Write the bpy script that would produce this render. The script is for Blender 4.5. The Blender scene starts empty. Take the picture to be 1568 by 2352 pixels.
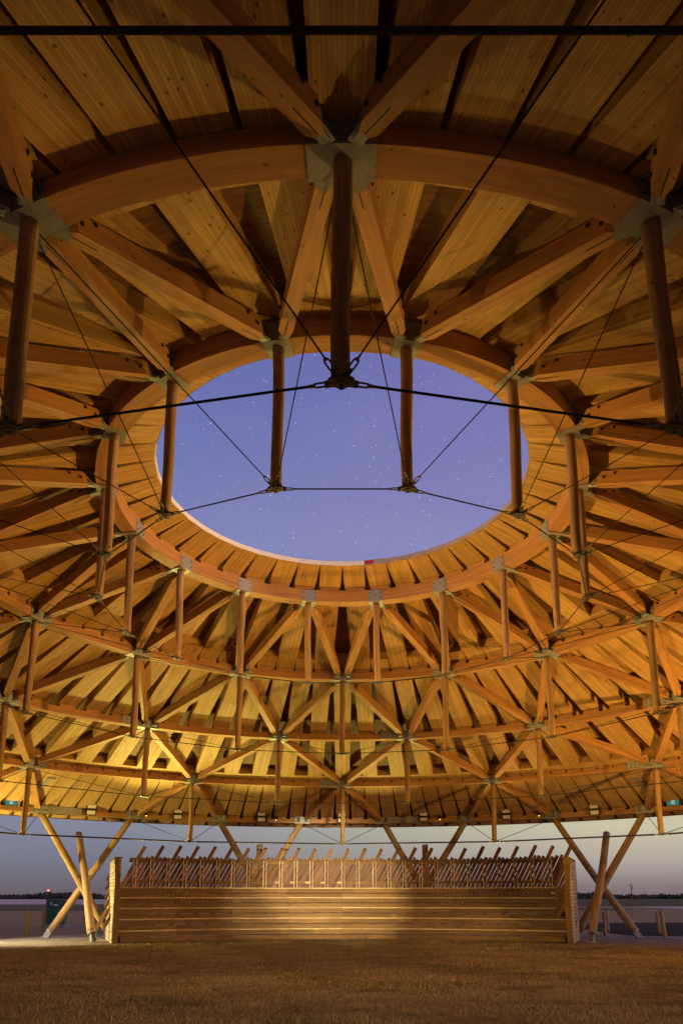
import bpy, math, random
import numpy as np
from mathutils import Vector, Matrix
random.seed(7)
rng = np.random.default_rng(7)
PI = math.pi
R_ = math.radians
sc = bpy.context.scene
COL = sc.collection

# ------------------------------------------------------------ camera
CAM_H = 1.72
CAM_D = 14.472
cam_d = bpy.data.cameras.new('camera')
cam = bpy.data.objects.new('camera', cam_d)
COL.objects.link(cam)
sc.camera = cam
TILT = 0.2095
cam.location = (0.013, -CAM_D, CAM_H)
cam.rotation_euler = (PI / 2 + TILT, 0, 0)
cam_d.sensor_fit = 'HORIZONTAL'
cam_d.sensor_width = 36
cam_d.lens = 36 * 1650.64 / 1568
cam_d.shift_x = -(787.1 - 784) / 1568
cam_d.shift_y = (1709.8 - 1176) / 1568
cam_d.clip_start = 0.05
cam_d.clip_end = 9000
sc.render.resolution_x = 682
sc.render.resolution_y = 1024

sc.view_settings.view_transform = 'Standard'
sc.view_settings.look = 'None'
sc.view_settings.exposure = 0
sc.view_settings.gamma = 1

# ------------------------------------------------------------ dusk sky with stars
w = bpy.data.worlds.new('World')
sc.world = w
w.use_nodes = True
nt = w.node_tree
nt.nodes.clear()
def N(nt, t, **k):
    n = nt.nodes.new(t)
    for a, b in k.items():
        setattr(n, a, b)
    return n
def L(nt, a, b):
    nt.links.new(a, b)
def ramp(nt, fac, stops, interp='LINEAR'):
    n = N(nt, 'ShaderNodeValToRGB')
    n.color_ramp.interpolation = interp
    el = n.color_ramp.elements
    while len(el) < len(stops):
        el.new(0.5)
    for e, (p, c) in zip(el, stops):
        e.position = p
        e.color = tuple(c) + (1,) if len(c) == 3 else c
    if fac is not None:
        L(nt, fac, n.inputs[0])
    return n.outputs[0]
def math_(nt, op, a, b=None, c=None, clamp=False):
    n = N(nt, 'ShaderNodeMath', operation=op)
    n.use_clamp = clamp
    for i, v in enumerate((a, b, c)):
        if v is None:
            continue
        if isinstance(v, (int, float)):
            n.inputs[i].default_value = v
        else:
            L(nt, v, n.inputs[i])
    return n.outputs[0]
def mixc(nt, fac, a, b, mode='MIX'):
    n = N(nt, 'ShaderNodeMix', data_type='RGBA', blend_type=mode)
    for i, v in ((0, fac), (6, a), (7, b)):
        if isinstance(v, (int, float)):
            n.inputs[i].default_value = v
        elif isinstance(v, tuple):
            n.inputs[i].default_value = v + (1,) if len(v) == 3 else v
        else:
            L(nt, v, n.inputs[i])
    return n.outputs[2]
def noise(nt, vec, scale, detail=3, rough=.55, dist=0):
    n = N(nt, 'ShaderNodeTexNoise')
    n.inputs['Scale'].default_value = scale
    n.inputs['Detail'].default_value = detail
    n.inputs['Roughness'].default_value = rough
    n.inputs['Distortion'].default_value = dist
    if vec is not None:
        L(nt, vec, n.inputs['Vector'])
    return n.outputs['Fac']
def srgb(r, g, b):
    f = lambda c: c / 12.92 if c <= .04045 else ((c + .055) / 1.055) ** 2.4
    return (f(r / 255), f(g / 255), f(b / 255))

tc = N(nt, 'ShaderNodeTexCoord')
sep = N(nt, 'ShaderNodeSeparateXYZ')
L(nt, tc.outputs['Generated'], sep.inputs[0])
up = sep.outputs['Z']
left = ramp(nt, up, [(0, srgb(100, 90, 98)), (.012, srgb(106, 98, 108)), (.045, srgb(116, 118, 134)), (.09, srgb(126, 131, 150)),
                     (.3, srgb(126, 134, 174)), (.46, srgb(120, 129, 183)), (.68, srgb(88, 98, 168)), (1, srgb(70, 80, 150))])
right = ramp(nt, up, [(0, srgb(118, 102, 108)), (.012, srgb(130, 115, 118)), (.045, srgb(176, 166, 156)), (.09, srgb(204, 197, 162)), (.16, srgb(190, 182, 166)),
                      (.3, srgb(152, 146, 178)), (.46, srgb(140, 136, 188)), (.68, srgb(110, 109, 174)), (1, srgb(80, 84, 155))])
side = math_(nt, 'MULTIPLY_ADD', sep.outputs['X'], 1.5, .46, clamp=True)
front = math_(nt, 'MULTIPLY_ADD', sep.outputs['Y'], 1.0, .55, clamp=True)
skyc = mixc(nt, side, left, right)
cl = N(nt, 'ShaderNodeMapping')
cl.inputs['Scale'].default_value = (1.1, 1.1, 3)
L(nt, tc.outputs['Generated'], cl.inputs[0])
cn = noise(nt, cl.outputs[0], 2.0, 4, .5)
skyc = mixc(nt, math_(nt, 'MULTIPLY', math_(nt, 'SUBTRACT', cn, .42, clamp=True), .35), skyc, srgb(196, 184, 196), 'MIX')
v = N(nt, 'ShaderNodeTexVoronoi', feature='F1')
v.inputs['Scale'].default_value = 350
L(nt, tc.outputs['Generated'], v.inputs['Vector'])
sz = N(nt, 'ShaderNodeSeparateColor')
L(nt, v.outputs['Color'], sz.inputs[0])
mag = math_(nt, 'POWER', sz.outputs[0], 14)
rad = math_(nt, 'MULTIPLY_ADD', mag, .16, .12)
star = math_(nt, 'SUBTRACT', 1, math_(nt, 'DIVIDE', v.outputs['Distance'], rad), clamp=True)
star = math_(nt, 'MULTIPLY', star, math_(nt, 'MULTIPLY_ADD', mag, 1.0, .14))
star = math_(nt, 'MULTIPLY', star, math_(nt, 'MULTIPLY_ADD', up, 4, -.2, clamp=True))
tint = mixc(nt, sz.outputs[1], (.7, .82, 1, 1), (1, .9, .85, 1))
starc = mixc(nt, 1.0, tint, star, 'MULTIPLY')
tot = mixc(nt, 1.0, skyc, starc, 'ADD')
bg = N(nt, 'ShaderNodeBackground')
L(nt, tot, bg.inputs[0])
bg.inputs[1].default_value = 1.0
wo = N(nt, 'ShaderNodeOutputWorld')
L(nt, bg.outputs[0], wo.inputs[0])

# ------------------------------------------------------------ unseen work lamps, and lamps added to fill in light
def lamp(name, loc, power, col, r=.25, aim=None, angle=None, blend=.6):
    ld = bpy.data.lights.new(name, 'SPOT' if aim else 'POINT')
    ld.energy = power
    ld.color = col
    ld.shadow_soft_size = r
    o = bpy.data.objects.new(name, ld)
    COL.objects.link(o)
    o.location = loc
    if aim:
        ld.spot_size = R_(angle)
        ld.spot_blend = blend
        o.rotation_euler = (Vector(aim) - Vector(loc)).to_track_quat('-Z', 'Y').to_euler()
    return o
WARM = (1.0, .58, .13)
AMBER = (1.0, .53, .105)
YEL = (1.0, .82, .19)
def at(r, a, z):
    return (r * math.sin(R_(a)), r * math.cos(R_(a)), z)
# unseen lamps just above the bench tops, aimed up under the roof
lamp('bench_top_lamp', at(18.2, -27, 2.4), 2800, YEL, .07, aim=at(11, -29, 9.2), angle=80, blend=1)
lamp('bench_top_lamp', at(18.2, -13, 2.4), 1650, YEL, .07, aim=at(11, -12, 9.2), angle=76, blend=1)
lamp('bench_top_lamp', at(18.2, 5, 2.4), 1150, YEL, .07, aim=at(11, 6, 9.2), angle=76, blend=1)
lamp('bench_top_lamp', at(18.2, 23, 2.4), 800, WARM, .07, aim=at(11, 24, 9.2), angle=76, blend=1)
lamp('yellow_work_lamp', at(19.3, -52, .8), 2700, YEL, .25, aim=(-7.5, 14.5, 7), angle=120, blend=.6)
lamp('added_path_fill', (-15.5, 12.5, 3.6), 2600, (1, .86, .62), .2, aim=(-11.5, 15.0, 0), angle=80, blend=1)  # added lamp, unseen, to brighten the pavement at the left
lamp('added_uplight', (9.6, -.5, 1.0), 3100, WARM, .08, aim=(-1.2, -5.6, 9.5), angle=38, blend=.9)  # added unseen spots to brighten the near roof band
lamp('added_uplight', (-9.8, -.5, 1.0), 1500, WARM, .08, aim=(2.5, -5.6, 9.5), angle=38, blend=.9)
# floods inferred inside the arena out of frame, then added fill lamps
lamp('amber_work_lamp', (11.0, -2.0, 1.2), 8500, AMBER, .10, aim=(-9, 3.5, 8.6), angle=60, blend=1)
lamp('orange_work_lamp', (15.0, 3.5, 1.0), 5600, AMBER, .15, aim=(7, 7, 8.5), angle=125, blend=1)
lamp('warm_work_lamp', (-11.5, -2.5, 1.2), 13000, AMBER, .10, aim=(9.5, 3.5, 8.6), angle=60, blend=1)
lamp('added_floor_fill', (-9, -16.5, 5.0), 2500, (1, .68, .30), .3, aim=(-2, -.5, -1.4), angle=56, blend=1)  # added unseen fill for the arena floor, in place of bounced light
lamp('added_floor_fill', (9, -16.5, 5.0), 2500, (1, .68, .30), .3, aim=(2, -.5, -1.4), angle=56, blend=1)
lamp('added_bench_spot', (6.5, -14, 4.0), 46000, (1, .80, .42), .04, aim=(-.2, 17.5, 2.4), angle=13, blend=.75)  # added unseen spots that make the lit patch on the benches
lamp('added_bench_spot', (-9.0, -13, 4.0), 20000, (1, .84, .5), .04, aim=(-2.2, 17.5, 2.4), angle=13, blend=.75)
lamp('added_bench_spot', (9.0, -13, 4.0), 6000, (1, .72, .36), .04, aim=(4.2, 16.8, .9), angle=13, blend=.9)
# last afterglow low in the west
sd = bpy.data.lights.new('afterglow_sun', 'SUN')
sd.energy = .6
sd.angle = R_(18)
sd.color = (1, .62, .48)
so = bpy.data.objects.new('afterglow_sun', sd)
COL.objects.link(so)
so.rotation_euler = Vector((-.85, .45, -.16)).to_track_quat('-Z', 'Y').to_euler()

# ------------------------------------------------------------ materials
def mat(name):
    m = bpy.data.materials.new(name)
    m.use_nodes = True
    nt = m.node_tree
    b = nt.nodes['Principled BSDF']
    return m, nt, b
def bump(nt, b, h, strength=.3, dist=.01):
    n = N(nt, 'ShaderNodeBump')
    n.inputs['Strength'].default_value = strength
    n.inputs['Distance'].default_value = dist
    L(nt, h, n.inputs['Height'])
    L(nt, n.outputs[0], b.inputs['Normal'])
def uvw(nt):
    t = N(nt, 'ShaderNodeTexCoord')
    oi = N(nt, 'ShaderNodeObjectInfo')
    cb = N(nt, 'ShaderNodeCombineXYZ')
    L(nt, math_(nt, 'MULTIPLY', oi.outputs['Random'], 37.8), cb.inputs[1])
    L(nt, math_(nt, 'MULTIPLY', math_(nt, 'FLOOR', math_(nt, 'MULTIPLY', oi.outputs['Random'], 97)), .945), cb.inputs[0])
    a = N(nt, 'ShaderNodeVectorMath', operation='ADD')
    L(nt, t.outputs['UV'], a.inputs[0])
    L(nt, cb.outputs[0], a.inputs[1])
    return a.outputs[0]
def scaled(nt, vec, s):
    m_ = N(nt, 'ShaderNodeMapping')
    m_.inputs['Scale'].default_value = s
    L(nt, vec, m_.inputs[0])
    return m_.outputs[0]
def wood(name, base, dark, lam=.045, groove=.12, gstr=.7, knots=.5, grain=.35, rough=.6, lamvar=.25, stain=.2, vscale=1.0, spec=.25):
    m, nt, b = mat(name)
    uv = uvw(nt)
    s = N(nt, 'ShaderNodeSeparateXYZ')
    L(nt, uv, s.inputs[0])
    u, vv = s.outputs[0], s.outputs[1]
    ul = math_(nt, 'DIVIDE', u, lam)
    cell = math_(nt, 'FLOOR', ul)
    fr = math_(nt, 'FRACT', ul)
    edge = math_(nt, 'ABSOLUTE', math_(nt, 'SUBTRACT', fr, .5))
    gline = math_(nt, 'MULTIPLY', math_(nt, 'SUBTRACT', edge, .5 - groove), 1 / groove, clamp=True)
    wn = N(nt, 'ShaderNodeTexWhiteNoise', noise_dimensions='2D')
    cb = N(nt, 'ShaderNodeCombineXYZ')
    L(nt, cell, cb.inputs[0])
    seg = math_(nt, 'FLOOR', math_(nt, 'MULTIPLY_ADD', vv, .28, math_(nt, 'MULTIPLY', cell, .37)))
    L(nt, seg, cb.inputs[1])
    L(nt, cb.outputs[0], wn.inputs['Vector'])
    rnd = wn.outputs['Value']
    g1 = noise(nt, scaled(nt, uv, (70, 2.2 * vscale, 1)), 1, 4, .6, .6)
    g2 = noise(nt, scaled(nt, uv, (9, .8 * vscale, 1)), 1, 3, .5, 1.2)
    kv = N(nt, 'ShaderNodeTexVoronoi', feature='F1')
    kv.inputs['Scale'].default_value = 1
    L(nt, scaled(nt, uv, (26, 15, 1)), kv.inputs['Vector'])
    kc = N(nt, 'ShaderNodeSeparateColor')
    L(nt, kv.outputs['Color'], kc.inputs[0])
    kr = math_(nt, 'MULTIPLY', math_(nt, 'SUBTRACT', kc.outputs[0], 1 - knots * .075, clamp=True), .5 / (knots * .075))
    kn = math_(nt, 'MULTIPLY', math_(nt, 'SUBTRACT', kr, kv.outputs['Distance']), 14, clamp=True)
    c = mixc(nt, math_(nt, 'MULTIPLY_ADD', math_(nt, 'SUBTRACT', g1, .5), grain * 2.4, .5, clamp=True), dark, base)
    c = mixc(nt, .5, c, base)
    lv = math_(nt, 'MULTIPLY_ADD', math_(nt, 'SUBTRACT', rnd, .5), lamvar * 1.6, 1)
    g = N(nt, 'ShaderNodeVectorMath', operation='SCALE')
    L(nt, c, g.inputs[0])
    L(nt, lv, g.inputs['Scale'])
    c = g.outputs[0]
    st = math_(nt, 'MULTIPLY_ADD', math_(nt, 'SUBTRACT', g2, .5), stain * 3.2, 1)
    g = N(nt, 'ShaderNodeVectorMath', operation='SCALE')
    L(nt, c, g.inputs[0])
    L(nt, st, g.inputs['Scale'])
    c = g.outputs[0]
    c = mixc(nt, math_(nt, 'MULTIPLY', kn, .85), c, tuple(x * .3 for x in dark))
    c = mixc(nt, math_(nt, 'MULTIPLY', gline, gstr), c, tuple(x * .22 for x in dark))
    L(nt, c, b.inputs['Base Color'])
    b.inputs['Roughness'].default_value = rough
    b.inputs['Specular IOR Level'].default_value = spec
    hgt = math_(nt, 'SUBTRACT', math_(nt, 'MULTIPLY', g1, .25), gline)
    bump(nt, b, hgt, .5, .004)
    return m
M = {}
M['panel'] = wood('laminated_panel_wood', (.56, .36, .145), (.33, .17, .055), lam=.045, groove=.10, gstr=.62, knots=.75, grain=.5, lamvar=.2, stain=.18)
M['glulam'] = wood('glulam_wood', (.50, .27, .11), (.33, .14, .05), lam=.045, groove=.05, gstr=.22, knots=.3, grain=.5, lamvar=.14, stain=.22, rough=.5)
M['log'] = wood('peeled_log_wood', (.46, .30, .155), (.22, .12, .055), lam=.29, groove=.025, gstr=.85, knots=.5, grain=1.1, lamvar=.2, stain=.4, rough=.6)
M['ply'] = wood('plywood', (.2, .10, .04), (.12, .05, .018), lam=1.22, groove=.004, gstr=.6, knots=.6, grain=.5, lamvar=.15, stain=.5, rough=.65)
M['bench'] = wood('pressure_treated_lumber', (.27, .165, .072), (.13, .07, .027), lam=.9, groove=.001, gstr=.4, knots=.8, grain=.75, lamvar=.22, stain=.3, rough=.75)
M['seat'] = wood('worn_lightened_seat_lumber', (.7, .56, .36), (.34, .2, .09), lam=.145, groove=.02, gstr=.6, knots=.7, grain=.6, lamvar=.3, stain=.35, rough=.7)  # worn wood, coloured lighter still as if its edges caught light
M['slat'] = wood('rough_sawn_slat_wood', (.3, .16, .075), (.13, .06, .025), lam=.3, groove=.001, gstr=.2, knots=.6, grain=.8, lamvar=.5, stain=.4, rough=.8)
M['siding'] = wood('pale_siding_boards', (.55, .45, .34), (.4, .3, .2), lam=.135, groove=.035, gstr=.9, knots=.3, grain=.35, lamvar=.22, stain=.2, rough=.7)

def steel(name, base, rough=.45, metal=.75, var=.35):
    m, nt, b = mat(name)
    t = N(nt, 'ShaderNodeTexCoord')
    n1 = noise(nt, t.outputs['Object'], 9, 5, .65)
    v1 = N(nt, 'ShaderNodeTexVoronoi')
    v1.inputs['Scale'].default_value = 40
    L(nt, t.outputs['Object'], v1.inputs['Vector'])
    f = math_(nt, 'MULTIPLY_ADD', n1, .7, math_(nt, 'MULTIPLY', v1.outputs['Distance'], .5))
    c = mixc(nt, f, tuple(x * (1 - var) for x in base), tuple(min(1, x * (1 + var)) for x in base))
    L(nt, c, b.inputs['Base Color'])
    b.inputs['Metallic'].default_value = metal
    L(nt, math_(nt, 'MULTIPLY_ADD', n1, .3, rough - .15), b.inputs['Roughness'])
    return m
M['steel'] = steel('galvanised_steel', (.34, .345, .34), .5, .45, .3)
M['cast'] = steel('cast_steel', (.16, .15, .13), .5, .5, .35)
M['cable'] = steel('steel_cable', (.03, .028, .026), .85, .0, .3)
M['dark'] = steel('black_bolt_steel', (.02, .018, .016), .5, .3, .3)
M['housing'] = steel('black_painted_metal', (.012, .012, .013), .45, .0, .2)
def plain(name, col, rough=.6, var=.25, scale=6, metal=0, bumps=0, emit=None, es=0):
    m, nt, b = mat(name)
    t = N(nt, 'ShaderNodeTexCoord')
    n1 = noise(nt, t.outputs['Object'], scale, 5, .6)
    c = mixc(nt, n1, tuple(x * (1 - var) for x in col), tuple(min(1, x * (1 + var)) for x in col))
    L(nt, c, b.inputs['Base Color'])
    b.inputs['Roughness'].default_value = rough
    b.inputs['Metallic'].default_value = metal
    if bumps:
        bump(nt, b, n1, bumps, .02)
    if emit:
        b.inputs['Emission Color'].default_value = emit + (1,)
        b.inputs['Emission Strength'].default_value = es
    return m
M['lens'] = plain('frosted_lamp_lens', (.85, .84, .8), .35, .08)
M['green'] = plain('green_powder_coat', (.01, .12, .045), .4, .15)
M['label'] = plain('white_label_vinyl', (.6, .62, .62), .5, .1)
M['concrete'] = plain('precast_concrete', (.34, .31, .27), .85, .2, 5, bumps=.3)
M['teal'] = plain('teal_sign_face', (.0, .2, .26), .4, .05, emit=(.0, .3, .38), es=.35)
M['white'] = plain('white_sign_print', (.75, .75, .75), .4, .03, emit=(.8, .9, .9), es=.35)
M['glow'] = plain('lit_yellow_led', (.8, .7, .2), .4, .0, emit=(1, .85, .1), es=3)
M['red'] = plain('lit_red_beacon', (.8, .1, .1), .4, .0, emit=(1, .07, .035), es=9)
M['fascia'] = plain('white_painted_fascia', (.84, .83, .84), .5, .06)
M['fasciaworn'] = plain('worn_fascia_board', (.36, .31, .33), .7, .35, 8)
M['fasciared'] = plain('red_fascia_paint', (.4, .02, .04), .5, .2)
M['yellowpost'] = wood('yellow_stained_post_wood', (.55, .33, .08), (.36, .2, .04), lam=.3, groove=.001, gstr=0, knots=.4, grain=.6, lamvar=.2, stain=.3)
M['line'] = plain('white_road_paint', (.5, .5, .5), .7, .3, 12)

# ------------------------------------------------------------ mesh builder with metre-true uv
class MB:
    def __init__(s):
        s.v, s.f, s.uv, s.mi, s.sm = [], [], [], [], []
    def face(s, pts, uvs, mi=0, smooth=False):
        n = len(s.v)
        s.v += [tuple(p) for p in pts]
        s.f.append(tuple(range(n, n + len(pts))))
        s.uv += list(uvs)
        s.mi.append(mi)
        s.sm.append(smooth)
    def box(s, c, ax, half, mi=0, off=None):
        """c centre; ax three unit axes (Vectors); half sizes; grain runs along the longest"""
        c = Vector(c)
        ax = [Vector(a) for a in ax]
        lg = max(range(3), key=lambda i: half[i])
        o = off if off is not None else (random.uniform(0, 30), random.uniform(0, 30))
        for i in range(3):
            j, k = (i + 1) % 3, (i + 2) % 3
            if j == lg:
                j, k = k, j
            # j across, k along (if i is not the long axis)
            for sg in (-1, 1):
                p = []
                uv = []
                for a, b in ((-1, -1), (1, -1), (1, 1), (-1, 1)):
                    p.append(c + ax[i] * half[i] * sg + ax[j] * half[j] * a + ax[k] * half[k] * b)
                    uv.append((o[0] + half[j] * a + i * .9, o[1] + half[k] * b))
                nrm = (p[1] - p[0]).cross(p[2] - p[1])
                if nrm.dot(ax[i]) * sg < 0:
                    p.reverse()
                    uv.reverse()
                s.face(p, uv, mi)
        return s
    def abox(s, lo, hi, mi=0):
        lo, hi = Vector(lo), Vector(hi)
        return s.box((lo + hi) / 2, (Vector((1, 0, 0)), Vector((0, 1, 0)), Vector((0, 0, 1))), (hi - lo) / 2, mi)
    def tube(s, p0, p1, r0, r1=None, seg=12, rings=1, wob=0, caps=True, mi=0, bulge=0):
        p0, p1 = Vector(p0), Vector(p1)
        r1 = r0 if r1 is None else r1
        d = (p1 - p0)
        ln = d.length
        d.normalize()
        a = Vector((1, 0, 0)) if abs(d.x) < .7 else Vector((0, 1, 0))
        x = d.cross(a).normalized()
        y = d.cross(x)
        o = (random.uniform(0, 30), random.uniform(0, 30))
        ph = [random.uniform(0, 6.28) for _ in range(6)]
        R = []
        for i in range(rings + 1):
            t = i / rings
            r = r0 + (r1 - r0) * t + bulge * math.sin(PI * t)
            cx = wob * math.sin(3.1 * t + ph[0]) + wob * .5 * math.sin(8 * t + ph[1])
            cy = wob * math.sin(3.6 * t + ph[2]) + wob * .5 * math.sin(7 * t + ph[3])
            row = []
            for j in range(seg):
                an = 2 * PI * j / seg
                rr = r * (1 + (.035 * math.sin(2 * an + ph[4] + 2.5 * t) + .02 * math.sin(3 * an + 9 * t + ph[5]) if wob else 0))
                row.append(p0 + d * (ln * t) + x * (cx + rr * math.cos(an)) + y * (cy + rr * math.sin(an)))
            R.append(row)
        for i in range(rings):
            for j in range(seg):
                k = (j + 1) % seg
                u0, u1 = o[0] + 2 * PI * r0 * j / seg, o[0] + 2 * PI * r0 * (j + 1) / seg
                v0, v1 = o[1] + ln * i / rings, o[1] + ln * (i + 1) / rings
                s.face([R[i][j], R[i][k], R[i + 1][k], R[i + 1][j]], [(u0, v0), (u1, v0), (u1, v1), (u0, v1)], mi, True)
        if caps:
            s.face(list(reversed(R[0])), [(o[0] + .02 * j, o[1]) for j in range(seg)], mi)
            s.face(R[-1], [(o[0] + .02 * j, o[1]) for j in range(seg)], mi)
        return s
    def prism(s, poly, n, h, mi=0, u=None, v=None):
        """poly: list of Vector in plane, extruded by n*h; u, v axes for uv (v = grain)"""
        o = (random.uniform(0, 30), random.uniform(0, 30))
        n = Vector(n)
        top = [Vector(p) + n * h for p in poly]
        bot = [Vector(p) for p in poly]
        uvf = lambda p: (o[0] + p.dot(u), o[1] + p.dot(v))
        nn = (bot[1] - bot[0]).cross(bot[2] - bot[1])
        A, B = (list(reversed(bot)), top) if nn.dot(n) > 0 else (bot, list(reversed(top)))
        s.face(A, [uvf(p) for p in A], mi)
        s.face(B, [uvf(p) for p in B], mi)
        m = len(poly)
        for i in range(m):
            j = (i + 1) % m
            q = [bot[i], bot[j], top[j], top[i]]
            uq = [(o[0] + 1 + p.dot(n), o[1] + p.dot(v)) for p in q]
            if nn.dot(n) < 0:
                q.reverse()
                uq.reverse()
            s.face(q, uq, mi)
        return s
    def ring_link(s, c, d, n, ln, wd, r, mi=0):
        """closed oval link: centre c, long axis d, plane normal n"""
        c, d, n = Vector(c), Vector(d).normalized(), Vector(n).normalized()
        e = n.cross(d).normalized()
        n = d.cross(e)
        pts = []
        K = 20
        for i in range(K):
            a = 2 * PI * i / K
            pts.append(c + d * (math.copysign(abs(math.cos(a)) ** .7, math.cos(a)) * ln / 2) + e * (math.copysign(abs(math.sin(a)) ** .8, math.sin(a)) * wd / 2))
        rows = []
        for i in range(K):
            t = (pts[(i + 1) % K] - pts[i - 1]).normalized()
            q = n.cross(t)
            rows.append([pts[i] + (n * math.cos(b) + q * math.sin(b)) * r for b in [2 * PI * j / 7 for j in range(7)]])
        for i in range(K):
            A, B = rows[i], rows[(i + 1) % K]
            for j in range(7):
                k = (j + 1) % 7
                s.face([A[j], A[k], B[k], B[j]], [(0, 0)] * 4, mi, True)
        return s
    def mesh(s, name, mats):
        me = bpy.data.meshes.new(name)
        me.from_pydata(s.v, [], s.f)
        uvl = me.uv_layers.new(name='UVMap')
        uvl.data.foreach_set('uv', np.array(s.uv, dtype=np.float32).ravel())
        for m in (mats if isinstance(mats, (list, tuple)) else [mats]):
            me.materials.append(m)
        me.polygons.foreach_set('material_index', s.mi)
        me.polygons.foreach_set('use_smooth', s.sm)
        me.update()
        return me
def obj(name, me, parent=None, rz=0, loc=None):
    o = bpy.data.objects.new(name, me)
    COL.objects.link(o)
    if parent is not None:
        o.parent = parent
    if rz:
        o.rotation_euler = (0, 0, rz)
    if loc:
        o.location = loc
    return o
def weld(me):
    import bmesh
    bm = bmesh.new()
    bm.from_mesh(me)
    bmesh.ops.remove_doubles(bm, verts=bm.verts, dist=1e-5)
    bm.to_mesh(me)
    bm.free()
    return me
def bevel(o, w_=.004, seg=1):
    m_ = o.modifiers.new('bevel', 'BEVEL')
    m_.width = w_
    m_.segments = seg
    m_.limit_method = 'ANGLE'
def thing(name, label, cat, loc=(0, 0, 0), rz=0, group=None):
    o = bpy.data.objects.new(name, None)
    COL.objects.link(o)
    o.empty_display_size = .3
    o.location = loc
    o.rotation_euler = (0, 0, rz)
    return tag(o, label, cat, group)
def tag(o, label, cat, group=None):
    o['label'] = label
    o['category'] = cat
    if group:
        o['group'] = group
    return o
def struct(name, me):
    o = obj(name, me)
    o['kind'] = 'structure'
    return o

# compass: azimuth a is measured from straight ahead of the camera, clockwise seen from above
def P(r, a, z):
    a = R_(a)
    return Vector((r * math.sin(a), r * math.cos(a), z))
def rad_ax(a):
    a = R_(a)
    return Vector((math.sin(a), math.cos(a), 0))
def tan_ax(a):
    a = R_(a)
    return Vector((math.cos(a), -math.sin(a), 0))
UPV = Vector((0, 0, 1))
ct, st_ = math.cos(TILT), math.sin(TILT)
def project(p):
    X, Y, Z = p[0] - .013, p[1] + CAM_D, p[2] - CAM_H
    yy = Y * ct + Z * st_
    zz = -Y * st_ + Z * ct
    return (787.1 + 1650.64 * X / yy, 1709.8 - 1650.64 * zz / yy, yy)
def seen(pts, m=120):
    pts = [Vector(p) for p in pts]
    for a, b in zip(pts, pts[1:] + pts[-1:]):
        for t in (0, .25, .5, .75, 1):
            x, y, d = project(a.lerp(b, t))
            if d > .3 and -m < x < 1568 + m and -m < y < 2352 + m:
                return True
    return False

# ------------------------------------------------------------ the arbour: one building, everything fixed to it is a part
RR = [5.0, 8.73, 12.47, 16.23, 19.78]
ZR = [10.0, 8.83, 7.59, 6.36, 5.13]
def zb(r):                                    # underside of ring beams
    return float(np.interp(r, RR, ZR)) if 5 <= r <= 19.78 else (10.0 + .31 * (5 - r) if r < 5 else 5.13 - .34 * (r - 19.78))
BW = .34                                      # ring beam width
BLK = .07                                     # blocking between beam and panel
SL = -.34
zp = lambda r: 10.41 + SL * (r - 5.0)         # underside of panels
bh = lambda r: zp(r) - BLK - zb(r)            # ring beam depth
PT = .30                                      # panel depth
R_OPEN, R_EDGE = 4.05, 20.72
arb = thing('timber_arbour', 'huge round timber arbour of glulam rings, log struts and cables with a circular sky opening', 'arbour')

STEP = 360 / 42
def roof_panel_mesh(mb, a, r0, r1, rings):
    """box panel along radius r0..r1 at azimuth a with blocks over the ring beams"""
    ra, ta = rad_ax(a), tan_ax(a)
    sl = Vector((ra.x, ra.y, SL)).normalized()
    nn = ta.cross(sl)
    if nn.z < 0:
        nn = -nn
    rm = (r0 + r1) / 2
    k = 1 / math.sqrt(1 + SL * SL)
    c = ra * rm + UPV * zp(rm) + nn * (PT / 2)
    off = (random.randrange(40) * .945 + .0225 + .3, random.uniform(0, 30))
    if r0 < 5:                                # the lip round the opening is a thinner tongue of the same boards
        rl = 4.8
        rq = (r0 + rl) / 2
        mb.box(ra * rq + UPV * zp(rq) + nn * .05, (ta, sl, nn), (.2985, (rl - r0) / 2 / k, .05), 0, (off[0], off[1] - (rm - rq) / k))
        rm = (rl + r1) / 2
        c = ra * rm + UPV * zp(rm) + nn * (PT / 2)
        r0 = rl
        off = (off[0], off[1])
    mb.box(c, (ta, sl, nn), (.2985, (r1 - r0) / 2 / k, PT / 2), 0, off)
    for rr in rings:
        cb = ra * rr + UPV * (zp(rr) - BLK / 2 + .0)
        mb.box(cb, (ta, ra, UPV), (.272, BW / 2 - .02, BLK / 2 + .02), 1)
mats_panel = [M['panel'], M['glulam']]
mb = MB(); roof_panel_mesh(mb, 0, R_OPEN, R_EDGE, RR); me_long = mb.mesh('roof_panel', mats_panel)
mb = MB(); roof_panel_mesh(mb, 0, RR[1] - .62, R_EDGE - .004, RR[1:]); me_mid = mb.mesh('roof_panel', mats_panel)
mb = MB(); roof_panel_mesh(mb, 0, RR[3] - .5, R_EDGE - .008, RR[3:]); me_out = mb.mesh('roof_panel', mats_panel)
for i in range(42):
    obj('roof_panel', me_long, arb, -R_((i + .5) * STEP))
for i in range(42):
    obj('roof_panel', me_mid, arb, -R_(i * STEP))
outs = [(i + .25) * STEP for i in range(42)] + [(i - .25) * STEP for i in range(42)]
outs = [(a + 180) % 360 - 180 for a in outs]
def d_cam(a):
    x, y, d = project(P(18, a, 6))
    return d if (0 < x < 1568 and d > 0) else 1e9
outs.sort(key=d_cam)
for a in outs[:16]:
    obj('roof_panel', me_out, arb, -R_(a))
mb = MB()
for a in outs[16:]:
    roof_panel_mesh(mb, a, RR[3] - .5, R_EDGE - .008, RR[3:])
o = obj('roof_panels_beyond', mb.mesh('roof_panels_beyond', mats_panel), arb)
o['kind'] = 'stuff'

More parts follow.
